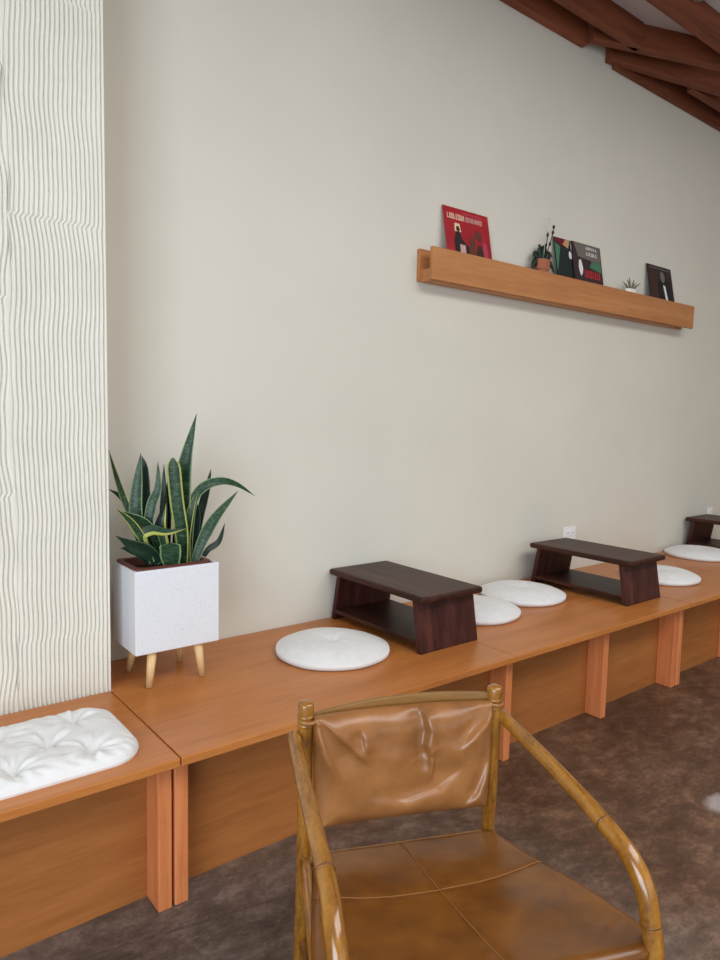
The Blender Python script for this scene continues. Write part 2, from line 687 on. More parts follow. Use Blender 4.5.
# ------------------------------------------------------------------ tufted square cushion on the left bench
def square_cushion():
    x0, x1, y0, y1 = -.52, -.066, -.738, -.40
    cx, cy = (x0 + x1) / 2, (y0 + y1) / 2
    a, b = (x1 - x0) / 2, (y1 - y0) / 2
    o = empty('tufted_cushion', (cx, cy, HB))
    tufts = [(-.175, -.475), (-.185, -.668), (-.265, -.578), (-.365, -.672), (-.36, -.475), (-.44, -.578)]
    tl = [(x - cx, y - cy) for x, y in tufts]
    cr = .085

    def outline(px, py):
        return px, py

    def sd(px, py):
        qx, qy = abs(px) - a + cr, abs(py) - b + cr
        return math.hypot(max(qx, 0), max(qy, 0)) + min(max(qx, qy), 0) - cr

    def sq(u, v):
        # map the unit square onto a rounded rectangle
        px, py = (2 * u - 1), (2 * v - 1)
        x, y = px * a, py * b
        for _ in range(3):
            s = sd(x, y)
            if s > 0:
                qx, qy = abs(x) - a + cr, abs(y) - b + cr
                l = math.hypot(max(qx, 0), max(qy, 0))
                if l > 0:
                    x -= math.copysign(max(qx, 0) / l * s, x)
                    y -= math.copysign(max(qy, 0) / l * s, y)
        return x, y

    H = .042

    def top(u, v):
        x, y = sq(u, v)
        s = max(0, -sd(x, y))
        e = 1 - max(0, 1 - s / .07) ** 2.6
        z = .008 + (H - .008) * math.sqrt(max(e, 0))
        dmin = 9
        for k, (tx, ty) in enumerate(tl):
            dx, dy = x - tx, y - ty
            r = math.hypot(dx, dy)
            th = math.atan2(dy, dx)
            z -= .024 * math.exp(-(r / .017) ** 1.3) + .010 * math.exp(-(r / .055) ** 2)
            wr = sin(9 * th + k) * .6 + sin(5 * th + 2 * k) * .7 + sin(14 * th + k * 3) * .4
            z += .0042 * wr * math.exp(-((r - .035) / .03) ** 2) * min(1, s / .03)
            dmin = min(dmin, r)
        z += .004 * noise.noise((x * 22, y * 22, 1.0)) * min(1, s / .03)
        # puckers along the sewn edge
        if s < .05:
            t = (x + y * 1.3) * 150
            z += .0014 * sin(t) * math.exp(-((s - .018) / .014) ** 2)
        return (x, y, max(z, .006))

    def bot(u, v):
        x, y = sq(u, v)
        return (x * .99, y * .99, 0)
    mb = MB().grid(top, 110, 90)
    mb.grid(bot, 110, 90, flip=True)
    # side strip
    rim = [(i / 110, 0) for i in range(110)] + [(1, j / 90) for j in range(90)] + [(1 - i / 110, 1) for i in range(110)] + [(0, 1 - j / 90) for j in range(90)]
    n = len(rim)
    vs = [bot(u, v) for u, v in rim] + [top(u, v) for u, v in rim]
    mb.add(vs, [(i, (i + 1) % n, n + (i + 1) % n, n + i) for i in range(n)])
    mb.build('cover', M_cushion, o, smooth=True)
    for tx, ty in tl:
        z = top((tx / a + 1) / 2, (ty / b + 1) / 2)[2]
        MB().lathe([(.001, -.002), (.005, -.002), (.006, .001), (.001, .003)], 14).build('tuft', M_cushion, o, smooth=True, loc=(tx, ty, z))
    tag(o, 'square tufted white cushion on the bench before the ribbed pier', 'cushion')


square_cushion()


# ------------------------------------------------------------------ low dark stools
def stool():
    o = empty('low_stool', (0, 0, 0))
    W, L, H = .322, .585, .216
    t = .026
    # slab, rounded at its long rim
    MB().box(-W / 2, W / 2, -L / 2, L / 2, H - t, H).build('top', M_walnut, o, bevel=.010, seg=4)
    for s in (-1, 1):
        yb, yt = s * (L / 2 - .012), s * (L / 2 - .045)
        pt = .022
        w = W / 2 - .008
        b = [(-w, yb, 0), (-w, yb - s * pt, 0), (w, yb - s * pt, 0), (w, yb, 0)]
        u = [(-w, yt, H - t), (-w, yt - s * pt, H - t), (w, yt - s * pt, H - t), (w, yt, H - t)]
        if s > 0:
            b, u = b[:], u[:]
        else:
            b, u = b[::-1], u[::-1]
        MB().hexa(b, u).build('leg_panel', M_walnut_v, o, bevel=.003)
    zs = .028
    ys = L / 2 - .012 - .022 - .002
    MB().box(-W / 2 + .010, W / 2 - .006, -ys, ys, zs, zs + .016).build('lower_shelf', M_walnut, o, bevel=.002)
    return o


ST = [((1.170, -.298), 'nearest dark walnut stool, between two round cushions on the long bench'),
      ((2.428, -.366), 'second dark walnut stool, in front of the double wall socket'),
      ((4.20, -.310), 'farthest dark walnut stool, cut off by the right edge of the photo')]
proto = stool()
for i, ((x, y), lab) in enumerate(ST):
    o = proto if i == 0 else copy_tree(proto)
    o.location = (x, y, HB)
    o.rotation_euler = (0, 0, (0, .0, .0)[i])
    tag(o, lab, 'stool', 'dark low stools on the benches')

# ------------------------------------------------------------------ planter with snake plant
PX0, PX1, PY0, PY1, PZ0, PZ1 = .053, .334, -.328, -.130, .545, .809
pc = Vector(((PX0 + PX1) / 2, (PY0 + PY1) / 2, HB))
pl = empty('planter', pc)
tag(pl, 'white speckled square planter on four pale wooden legs beside the pier', 'planter')
w, d = (PX1 - PX0) / 2, (PY1 - PY0) / 2
zb, zt = PZ0 - HB, PZ1 - HB
mb = MB()
T = .012
vs = []
for (a, b, z) in ((w, d, zb), (w, d, zt), (w - T, d - T, zt), (w - T, d - T, zb + .02)):
    vs += [(-a, -b, z), (a, -b, z), (a, b, z), (-a, b, z)]
fs = [(3, 2, 1, 0)]
for k in range(3):
    for i in range(4):
        fs.append((k * 4 + i, k * 4 + (i + 1) % 4, k * 4 + 4 + (i + 1) % 4, k * 4 + 4 + i))
fs.append((12, 13, 14, 15))
mb.add(vs, fs)
mb.build('box', M_planter, pl, bevel=.004, seg=3)
for sx in (-1, 1):
    for sy in (-1, 1):
        MB().tube([(sx * .090 - .002, sy * .089 + .008, .0022), (sx * .077 - .001, sy * .074 + .002, zb - .0005)], [.0105, .0155], 16).build('leg', M_leg, pl, smooth=True)

plant = empty('snake_plant', (pc.x - .009, pc.y, PZ0 + .022))
tag(plant, 'snake plant with banded yellow-edged leaves in a brown pot inside the planter', 'plant')
pz = plant.location.z
ih, iw, idp = zt - zb - .022, w - .026, d - .018


def rrect(a, b, r, z, n=6):
    out = []
    for cx, cy, a0 in ((a - r, b - r, 0), (-a + r, b - r, PI / 2), (-a + r, -b + r, PI), (a - r, -b + r, 1.5 * PI)):
        for k in range(n + 1):
            t = a0 + PI / 2 * k / n
            out.append((cx + r * cos(t), cy + r * sin(t), z))
    return out


mb = MB()
ztop = PZ1 - pz
rings = [rrect(iw - .03, idp - .03, .03, 0), rrect(iw - .004, idp - .004, .03, ztop - .012), rrect(iw + .0125, idp + .013, .022, ztop + .001),
         rrect(iw + .0125, idp + .013, .022, ztop + .007), rrect(iw - .002, idp - .002, .03, ztop + .007), rrect(iw - .006, idp - .006, .03, ztop - .03)]
n = len(rings[0])
vs = [p for r in rings for p in r]
fs = [tuple(range(n - 1, -1, -1))]
for k in range(len(rings) - 1):
    fs += [(k * n + i, k * n + (i + 1) % n, (k + 1) * n + (i + 1) % n, (k + 1) * n + i) for i in range(n)]
mb.add(vs, fs)
mb.build('nursery_pot', M_pot_brown, plant)
mb = MB()
ring = rrect(iw - .007, idp - .007, .03, ztop - .018)
mb.add(ring + [(0, 0, ztop - .010)], [(i, (i + 1) % n, n) for i in range(n)])
mb.build('soil', M_soil, plant)


def leaf(pix, y0, y1, width, mat, wprof='blade', twist=0, fold=.28):
    """pix: photo outline of the leaf's spine, base first; y0..y1 its depth from base to tip; width in metres"""
    org = plant.location
    y0, y1 = y0 - .03, y1 - .03
    ctrl = []
    for i, (x, y) in enumerate(pix):
        t = i / (len(pix) - 1)
        ctrl.append(at(x, y, y0 + (y1 - y0) * t) - org)
    # Catmull-Rom
    pts = []
    P = [ctrl[0] * 2 - ctrl[1]] + ctrl + [ctrl[-1] * 2 - ctrl[-2]]
    S = 8
    for i in range(1, len(P) - 2):
        for k in range(S):
            t = k / S
            a, b, c, d_ = P[i - 1], P[i], P[i + 1], P[i + 2]
            pts.append(.5 * ((2 * b) + (c - a) * t + (2 * a - 5 * b + 4 * c - d_) * t * t + (3 * b - a - 3 * c + d_) * t ** 3))
    pts.append(ctrl[-1])
    L = len(pts) - 1
    vs, fs, uv = [], [], []
    K = 6
    for i, p in enumerate(pts):
        t = i / L
        T_ = (pts[min(i + 1, L)] - pts[max(i - 1, 0)]).normalized()
        face = Vector((-.55 + twist, -.83, .15))
        side = T_.cross(face)
        if side.length < .05:
            side = Vector((1, 0, 0))
        side.normalize()
        nrm = side.cross(T_).normalized()
        if wprof == 'blade':
            wv = (.62 + .38 * min(1, t / .45)) * (1 - max(0, (t - .45) / .55) ** 1.9)
        elif wprof == 'blunt':
            wv = (.7 + .3 * min(1, t / .4)) * (1 if t < .9 else 1 - ((t - .9) / .1) ** 3 * .8)
        else:
            wv = (.45 + .55 * sin(PI * min(1, t / .9) ** .9)) * (1 - max(0, (t - .7) / .3) ** 2)
        wv = max(wv, .03) * width / 2
        for lay in (0, 1):
            for k in range(K + 1):
                s = 2 * k / K - 1
                thick = .0022 * (1 - abs(s) * .8)
                off = nrm * (abs(s) ** 1.5 * fold * wv + (thick if lay == 0 else -thick))
                vs.append(p + side * (s * wv) + off)
                uv.append((k / K, t * (L / 24)))
    row = 2 * (K + 1)
    for i in range(L):
        for k in range(K):
            a = i * row + k
            fs.append((a, a + 1, a + row + 1, a + row))
            b = a + K + 1
            fs.append((b + 1, b, b + row, b + row + 1))
        a, b = i * row, i * row + K + 1
        fs.append((b, a, a + row, b + row))
        a, b = i * row + K, i * row + row - 1
        fs.append((a, b, b + row, a + row))
    fs.append(tuple(list(range(K + 1)) + list(range(row - 1, K, -1))))
    MB().add(vs, fs, uv).build('leaf', mat, plant, smooth=True)


leaf([(184, 566), (182, 530), (182, 497), (186, 460), (196.5, 414)], -.19, -.17, .062, M_leaf_p)
leaf([(183, 566), (182, 535), (177, 500), (173, 458)], -.215, -.225, .046, M_leaf_y, 'blunt')
leaf([(152, 562), (140, 535), (136, 510), (138, 480), (141, 453)], -.17, -.15, .043, M_leaf_p)
leaf([(156, 562), (148, 530), (146, 505), (145, 470), (142, 456)], -.14, -.11, .034, M_leaf_d)
leaf([(158, 562), (149, 532), (152, 505), (158, 488), (158, 461)], -.19, -.19, .034, M_leaf_p)
leaf([(166, 562), (164, 530), (164, 500), (164, 464)], -.13, -.11, .028, M_leaf_d)
leaf([(168, 562), (167, 530), (168, 500), (170, 470)], -.12, -.10, .030, M_leaf_d)
leaf([(152, 562), (140, 530), (128, 508), (117, 478), (108.5, 449)], -.16, -.13, .024, M_leaf_y)
leaf([(154, 562), (146, 536), (134, 513), (120, 496), (108, 489)], -.14, -.13, .022, M_leaf_d)
leaf([(152, 562), (143, 540), (131, 522), (117, 509)], -.235, -.235, .026, M_leaf_y)
leaf([(160, 562), (156, 540), (146, 524), (130, 516), (118, 511)], -.20, -.21, .030, M_leaf_p)
leaf([(152, 563), (144, 547), (142, 535), (152, 530), (168, 532), (189, 528)], -.22, -.265, .036, M_leaf_w, 'round', 0, .2)
leaf([(160, 563), (148, 552), (134, 546), (116, 536)], -.24, -.24, .046, M_leaf_d, 'round')
leaf([(150, 564), (140, 553), (130, 549), (120, 548)], -.20, -.20, .030, M_leaf_d, 'round')
leaf([(172, 566), (171, 557), (171, 550), (170, 543)], -.262, -.275, .066, M_leaf_p, 'blunt')
leaf([(189, 563), (190, 530), (194, 500), (205, 486), (222, 481), (238, 485), (255, 496)], -.19, -.22, .032, M_leaf_p)
leaf([(188, 563), (187, 535), (191, 510), (198, 490)], -.205, -.205, .028, M_leaf_y)
leaf([(196, 563), (198, 530), (204, 500), (208, 485), (211, 469)], -.14, -.12, .028, M_leaf_d)
leaf([(194, 563), (195, 540), (197, 515), (196, 500)], -.16, -.15, .030, M_leaf_d)
leaf([(194, 564), (203, 540), (216, 517), (238, 491)], -.22, -.23, .040, M_leaf_p)
leaf([(199, 564), (208, 550), (219, 541), (225, 523)], -.16, -.15, .022, M_leaf_d)
leaf([(176, 564), (178, 545), (180, 525), (178, 505)], -.16, -.15, .040, M_leaf_d)
leaf([(163, 564), (160, 548), (158, 530), (160, 512)], -.17, -.16, .034, M_leaf_d)
leaf([(154, 564), (147, 548), (141, 533), (140, 518)], -.19, -.2, .030, M_leaf_p)
leaf([(168, 564), (166, 548), (163, 528), (166, 503)], -.21, -.215, .026, M_leaf_w)

# ------------------------------------------------------------------ picture ledge
ZB, ZT = 1.9077, 2.0501
SX0, SX1 = 1.472, 3.8325
sh = empty('wall_shelf', (SX0, 0, ZB))
tag(sh, 'long oak picture ledge mounted on the wall, holding record sleeves and small plants', 'shelf')
MB().box(0, SX1 - SX0, -.018, -.0005, 0, ZT - ZB).build('back_board', M_shelf, sh, bevel=.002)
MB().box(0.008, SX1 - SX0, -.0939, -.0759, 0, ZT - ZB).build('front_board', M_shelf, sh, bevel=.002)
MB().box(.012, 3.64 - SX0, -.0759, -.018, -.004, .050).build('bottom_board', M_shelf, sh)
FLOOR_S = ZB + .050


def flat_mat(name, col, rough=.35):
    return Mat(name, rough, .4, col).m


def sleeve(x0, w_, h_, mat, label, lean=.062, yb=-.0705):
    """a square record sleeve leaning on the wall; local x across, z up, front faces -y"""
    ang = math.asin(lean / h_)
    o = empty('record_sleeve', (x0, yb, FLOOR_S + .0005))
    o.rotation_euler = (-ang, 0, 0)
    MB().box(0, w_, -.002, .002, 0, h_).build('card', mat, o)
    tag(o, label, 'record', 'record sleeves on the ledge')
    return o


def patch(o, name, pts, mat, lift=.0004):
    """thin printed shape on a sleeve's front, pts as (x, z)"""
    pts = list(pts)
    # keep outline counter-clockwise seen from -y
    area = sum(pts[i][0] * pts[(i + 1) % len(pts)][1] - pts[(i + 1) % len(pts)][0] * pts[i][1] for i in range(len(pts)))
    if area < 0:
        pts = pts[::-1]
    n_ = len(pts)
    vs = [(x, -.002 - lift, z) for x, z in pts] + [(x, -.002, z) for x, z in pts]
    fs = [tuple(range(n_))] + [(i, i + n_, (i + 1) % n_ + n_, (i + 1) % n_) for i in range(n_)]
    return MB().add(vs, fs).build(name, mat, o)


def strokes(o, x, z, word_w, h, count, mat, seed=1):
    """a row of blocky capitals too small to read in the photo"""
    rnd = random.Random(seed)
    mb_ = MB()
    cw = word_w / count
    for i in range(count):
        a = x + i * cw
        s = cw * .22
        y0_, y1_ = -.0028, -.002
        kind = rnd.choice('ILEUOH')
        mb_.box(a, a + s, y0_, y1_, z, z + h)
        if kind in 'UOH':
            mb_.box(a + cw * .55, a + cw * .55 + s, y0_, y1_, z, z + h)
        if kind in 'LEUO':
            mb_.box(a + s, a + cw * .6, y0_, y1_, z, z + h * .2)
        if kind in 'EO':
            mb_.box(a + s, a + cw * .6, y0_, y1_, z + h * .8, z + h)
        if kind in 'EH':
            mb_.box(a + s, a + cw * .58, y0_, y1_, z + h * .42, z + h * .6)
    return mb_.build('lettering', mat, o)


def blob(cx, cz, rx, rz, n_=18, k=.12, s=0):
    return [(cx + rx * cos(2 * PI * i / n_) * (1 + k * sin(3 * i + s)), cz + rz * sin(2 * PI * i / n_) * (1 + k * sin(2 * i + s))) for i in range(n_)]


C_cream = flat_mat('cream_print', (226, 204, 170))
C_pinkgrey = flat_mat('pinkish_grey_print', (196, 160, 150))
C_dark = flat_mat('dark_print', (36, 26, 24))
C_brown = flat_mat('brown_print', (104, 46, 36))
C_maroon = flat_mat('maroon_print', (112, 22, 34))
C_red2 = flat_mat('bright_red_print', (186, 40, 44))
C_pink = flat_mat('rose_print', (176, 60, 84))
C_skin = flat_mat('tan_print', (196, 150, 104))
C_white = flat_mat('white_print', (226, 222, 222))
C_green = flat_mat('green_print', (70, 118, 88))
C_gold = flat_mat('gold_print', (198, 136, 40))
C_black = flat_mat('black_print', (16, 18, 20))
C_dbrown = flat_mat('dark_brown_print', (62, 36, 28))
C_grey = flat_mat('grey_print', (110, 104, 96))


def red_cover():
    m = Mat('red_printed_sleeve', .3, .45)
    f = m.noise(m.coords(), 9, 4, .6)
    m.color(m.ramp(f, [(.35, (150, 22, 36)), (.65, (176, 34, 40))]))
    return m.m


r = sleeve(1.612, .305, .318, red_cover(), 'red record sleeve with pale capitals at the left end of the ledge')
strokes(r, .022, .262, .115, .026, 8, C_cream, 3)
strokes(r, .145, .262, .115, .024, 8, C_pinkgrey, 5)
patch(r, 'stripe', [(.13, .297), (.26, .297), (.26, .304), (.13, .304)], C_pink)
patch(r, 'seated_figure', [(.055, .09), (.052, .16), (.07, .205), (.095, .205), (.11, .17), (.15, .14), (.15, .06), (.055, .05)], C_dark)
patch(r, 'hat', [(.062, .205), (.066, .244), (.098, .244), (.104, .205)], C_cream, .0008)
patch(r, 'face', blob(.084, .218, .012, .014), C_dbrown, .0012)
patch(r, 'white_box', [(.088, .105), (.125, .105), (.125, .145), (.088, .145)], C_pinkgrey, .0008)
patch(r, 'dark_figure', blob(.175, .12, .028, .075, s=1), C_brown)
patch(r, 'dark_figure', blob(.225, .10, .026, .062, s=2), C_dbrown)
patch(r, 'pink_figure', blob(.262, .125, .018, .06, s=3), C_pink)
patch(r, 'gold_figure', blob(.22, .205, .03, .025, s=4), C_brown)

g = sleeve(2.440, .245, .318, flat_mat('dark_green_sleeve', (26, 40, 38)), 'dark green record sleeve half covered by the purplish sleeve beside it', .058, -.0655)
patch(g, 'corner_flash', [(.004, .30), (.07, .275), (.11, .29), (.14, .315), (.004, .315)], C_maroon)
patch(g, 'pale_flash', [(.075, .285), (.12, .27), (.14, .315), (.1, .315)], C_skin, .0008)
patch(g, 'white_splash', blob(.165, .285, .022, .034, s=2), C_white, .0008)
patch(g, 'white_spot', blob(.135, .235, .014, .022, s=4), C_white)
patch(g, 'green_edge', [(.004, .14), (.012, .14), (.05, .27), (.004, .29)], C_green)

p = sleeve(2.585, .270, .318, flat_mat('dark_purple_sleeve', (58, 40, 44)), 'dark purplish record sleeve with red lettering, overlapping the dark green one', .056, -.0725)
patch(p, 'grey_sky', [(.05, .24), (.262, .22), (.262, .315), (.02, .315)], C_grey)
patch(p, 'lit_arm', blob(.065, .18, .018, .045, s=1), C_white)
patch(p, 'green_hill', [(.15, .19), (.262, .17), (.262, .235), (.18, .235)], C_green)
strokes(p, .13, .255, .11, .020, 5, C_white, 8)
strokes(p, .13, .29, .11, .014, 6, C_white, 9)
strokes(p, .10, .128, .15, .042, 4, C_red2, 11)
patch(p, 'gold_corner', [(.17, .04), (.26, .04), (.26, .10), (.18, .10)], C_gold)
patch(p, 'dark_band', [(.02, .02), (.165, .02), (.165, .075), (.02, .085)], C_black)

b = sleeve(3.372, .285, .318, flat_mat('black_portrait_sleeve', (44, 34, 32)), 'black record sleeve with a suited figure at the right end of the ledge')
patch(b, 'brown_ground', [(.012, .02), (.10, .02), (.10, .28), (.012, .28)], C_dbrown)
patch(b, 'top_line', [(.02, .298), (.27, .298), (.27, .304), (.02, .304)], C_grey)
patch(b, 'suit', [(.085, .012), (.10, .19), (.13, .235), (.19, .245), (.25, .21), (.275, .012)], C_black)
patch(b, 'shirt', [(.165, .20), (.19, .195), (.215, .03), (.19, .02)], C_white, .0008)
patch(b, 'face', blob(.168, .25, .026, .036, k=.03), C_grey, .0010)
for o_ in (g, p, b):
    pass

# little plant in a terracotta pot, with bare stems
pp = empty('small_potted_plant', (2.315, -.0475, FLOOR_S + .0005))
tag(pp, 'small terracotta pot with dark leaves and two thin budded stems on the ledge', 'plant')
MB().lathe([(.001, 0), (.016, 0), (.021, .05), (.024, .052), (.024, .075), (.020, .075), (.019, .06), (.001, .06)], 28).build('pot', M_terracotta, pp, smooth=False)
# pot sits on a lifted saucer-free base so that its rim clears the front board
pp.children[0].scale = (1.95, 1.02, 2.2)
zr = .155
for k, (dx, dy, dz, wd) in enumerate([(-.082, .004, -.05, .042), (-.070, .008, .03, .046), (-.024, .012, .085, .046), (.030, .010, .085, .046), (.070, .004, .05, .044), (.084, 0, -.03, .040), (.0, .016, .09, .04)]):
    a = Vector((dx * .15, dy, zr))
    bq = Vector((dx * .75, dy, zr + max(dz, 0) * .9 + .02))
    cq = Vector((dx * 1.1, dy, zr + dz - .012))
    vs, fs = [], []
    NN = 8
    for i in range(NN + 1):
        t = i / NN
        q = a * (1 - t) ** 2 + bq * 2 * t * (1 - t) + cq * t * t
        ww = wd * .5 * sin(PI * min(.97, .12 + .86 * t))
        tg = (bq - a) * (1 - t) + (cq - bq) * t
        sd_ = tg.cross(Vector((0, -1, .2))).normalized()
        vs += [q - sd_ * ww + Vector((0, .0015, 0)), q + Vector((0, -.003, 0)), q + sd_ * ww + Vector((0, .0015, 0)), q + Vector((0, .003, 0))]
    for i in range(NN):
        for j in range(4):
            fs.append((i * 4 + j, i * 4 + (j + 1) % 4, i * 4 + 4 + (j + 1) % 4, i * 4 + 4 + j))
    fs += [(3, 2, 1, 0), tuple(NN * 4 + j for j in range(4))]
    MB().add(vs, fs).build('leaf', M_dark_leaf, pp, smooth=True)
for (pts, buds) in (([(0, 0, .15), (.006, -.002, .20), (.022, 0, .26), (.034, .004, .31)], [(.016, 0, .24), (.03, .003, .295)]),
                    ([(.004, 0, .15), (.03, -.002, .215), (.066, .003, .29), (.085, .006, .355)], [(.048, 0, .252), (.074, .004, .315), (.082, .006, .345)])):
    s_ = MB().tube(pts, .0025, 8).build('stem', M_twig, pp, smooth=True)
    for bb in buds:
        MB().lathe([(.001, -.012), (.006, -.004), (.007, .004), (.001, .012)], 12, c=bb).build('bud', M_twig, s_, smooth=True)
MB().tube([(.0, .0, .15), (.008, .002, .25), (.016, .006, .335), (.008, .006, .352), (.018, .006, .378), (.046, .006, .384), (.044, .006, .352), (.022, .006, .338)], .0014, 6).build('wire_loop', M_wire, pp, smooth=True)

# little succulent in a white pot
sp = empty('small_succulent', (3.150, -.047, FLOOR_S + .0005))
tag(sp, 'tiny spiky succulent in a white pot between the dark record sleeves', 'plant')
MB().lathe([(.001, 0), (.034, 0), (.052, .03), (.058, .116), (.054, .120), (.050, .116), (.048, .104), (.001, .104)], 32).build('pot', M_white_pot, sp, smooth=False).scale = (1, .43, 1)
for k, (dx, dy, h_) in enumerate([(-.075, .0, .05), (-.045, -.006, .065), (-.012, .004, .085), (.02, -.004, .075), (.05, .004, .06), (.085, 0, .062), (.005, -.008, .05)]):
    MB().tube([(dx * .15, dy * .3, .100), (dx * .6, dy, .105 + h_ * .6), (dx * 1.15, dy, .105 + h_)], [.006, .005, .0015], 8).build('leaf', M_grey_leaf, sp, smooth=True)


# ------------------------------------------------------------------ wall sockets
def outlet(x, z, w_, label):
    o = empty('wall_socket', (x, 0, z))
    tag(o, label, 'wall socket', 'wall sockets above the bench')
    MB().box(-w_ / 2, w_ / 2, -.007, -.0005, -.06, .06).build('cover_plate', M_white_plastic, o, bevel=.003)
    k = 2 if w_ > .1 else 1
    for i in range(k):
        cx = (i - (k - 1) / 2) * .046
        for cz in (-.024, .024):
            q = MB().box(cx - .016, cx + .016, -.010, -.0065, cz - .016, cz + .016).build('receptacle', M_white_plastic, o, bevel=.004)
            for s in (-1, 1):
                MB().box(cx + s * .006 - .0012, cx + s * .006 + .0012, -.0105, -.0098, cz - .002, cz + .008).build('slot', M_slot, q)
    return o


outlet(2.72, .624, .118, 'white double wall socket above the second dark stool')
outlet(4.43, .626, .075, 'white single wall socket above the farthest stool at the right edge')

# ------------------------------------------------------------------ cane armchair
CM = Vector((.284, -1.3015, 0))
ch = empty('armchair', CM, 0)
ch.rotation_euler = (0, 0, math.atan2(-.397, .918))
tag(ch, 'varnished cane armchair with tan leather seat and back, in front of the long bench', 'chair')
# local frame: x to the right in the photo, y toward the bench (so the seat front is at -y)


def spline(ctrl, S=8):
    ctrl = [Vector(p) for p in ctrl]
    P = [ctrl[0] * 2 - ctrl[1]] + ctrl + [ctrl[-1] * 2 - ctrl[-2]]
    out = []
    for i in range(1, len(P) - 2):
        for k in range(S):
            t = k / S
            a, b_, c, d_ = P[i - 1], P[i], P[i + 1], P[i + 2]
            out.append(.5 * ((2 * b_) + (c - a) * t + (2 * a - 5 * b_ + 4 * c - d_) * t * t + (3 * b_ - a - 3 * c + d_) * t ** 3))
    out.append(ctrl[-1])
    return out


for s in (-1, 1):
    # rear leg running up as the back post
    px_ = .2105 if s > 0 else -.217
    post = MB().tube(spline([(px_ + s * .002, .035, 0), (px_ + s * .001, .018, .22), (px_, .004, .42), (px_, 0, .60), (px_, 0, .697)], 6), [.0142 + .003 * (k / 24) ** 2 for k in range(25)], 16, True).build('back_post', M_cane, ch, smooth=True)
    for z in (.655, .664, .673):
        MB().lathe([(.0155, -.004), (.018, -.002), (.018, .002), (.0155, .004)], 20, c=(px_, 0, z)).build('binding', M_cane, post, smooth=True)
    # armrest bending down into the front leg
    if s > 0:
        path = [(.228, -.002, .634), (.239, -.15, .620), (.250, -.30, .600), (.256, -.385, .583), (.262, -.428, .564), (.269, -.455, .528), (.275, -.468, .47), (.281, -.476, .40), (.292, -.495, .2), (.296, -.505, 0)]
    else:
        path = [(-.241, -.002, .632), (-.248, -.15, .615), (-.251, -.30, .595), (-.253, -.40, .577), (-.256, -.450, .558), (-.256, -.480, .525), (-.261, -.492, .47), (-.266, -.497, .40), (-.288, -.505, .2), (-.294, -.515, 0)]
    sp_ = spline(path, 8)
    arm = MB().tube(sp_, [.0140 + .0028 * min(1, k / (len(sp_) * .5)) for k in range(len(sp_))], 18, True).build('armrest', M_cane, ch, smooth=True)
    for i_, frac in enumerate((.30, .66)):
        j = int(frac * (len(sp_) - 1))
        tdir = (sp_[j + 1] - sp_[j - 1]).normalized()
        MB().tube([sp_[j] - tdir * .0015, sp_[j] + tdir * .0015], .0172, 18).build('cane_node', M_node, arm, smooth=True)
    # seat rail at the side
    MB().tube(spline([(s * .213, .002, .352), (s * .238, -.2, .372), (s * .268, -.46, .405)], 6), .013, 14, True).build('seat_rail', M_cane, ch, smooth=True)
    # low stretcher at the side
    MB().tube([(s * .212, .012, .16), (s * .285, -.490, .17)], .010, 12, True).build('stretcher', M_cane, ch, smooth=True)
MB().tube([(-.27, -.46, .400), (.27, -.46, .400)], .013, 14, True).build('front_rail', M_cane, ch, smooth=True)
MB().tube([(-.205, .004, .350), (.205, .004, .350)], .013, 14, True).build('rear_rail', M_cane, ch, smooth=True)
# bowed slat across the back, behind the pad
mb = MB()
N = 24
vs = []
for i in range(N + 1):
    t = i / N
    x = -.206 + .406 * t
    lift = -.012 + .014 * t
    bow = 1 - (2 * t - 1) ** 2
    y = .004 + .034 * bow
    for (dy, dz) in ((-.005, .652), (.005, .652), (.005, .686 + .003 * bow), (-.005, .686 + .003 * bow)):
        vs.append((x, y + dy, dz + lift))
fs = []
for i in range(N):
    for j in range(4):
        fs.append((i * 4 + j, i * 4 + (j + 1) % 4, i * 4 + 4 + (j + 1) % 4, i * 4 + 4 + j))
fs += [(3, 2, 1, 0), tuple(N * 4 + j for j in range(4))]
mb.add(vs, fs)
mb.build('top_slat', M_slat, ch, smooth=True, bevel=.002)


# seat: quartered leather pad on a slung base
def seat_hw(f):
    pts = [(-.02, .194), (0, .205), (.1, .222), (.2, .246), (.3, .268), (.4, .283), (.5, .284)]
    for (a, b_), (c, d_) in zip(pts, pts[1:]):
        if f <= c:
            return b_ + (d_ - b_) * (f - a) / (c - a)
    return pts[-1][1]


F0, F1 = -.006, .488


def seat_xy(u, v):
    f = F0 + (F1 - F0) * v
    hw = seat_hw(f)
    hw *= 1.065 if u > .5 else .97
    x = (2 * u - 1) * hw
    # round the front corners
    cr = .07
    ex, ef = abs(x) - (hw - cr), f - (F1 - cr)
    if ex > 0 and ef > 0:
        l = math.hypot(ex, ef)
        m_ = max(ex, ef)
        k = m_ / l if l > 0 else 1
        x = math.copysign(hw - cr + ex * k, x)
        f = F1 - cr + ef * k
    eb = (F0 + .02) - f
    if ex > 0 and eb > 0:
        x = math.copysign(abs(x) - ex * .3, x)
    return x, f, hw


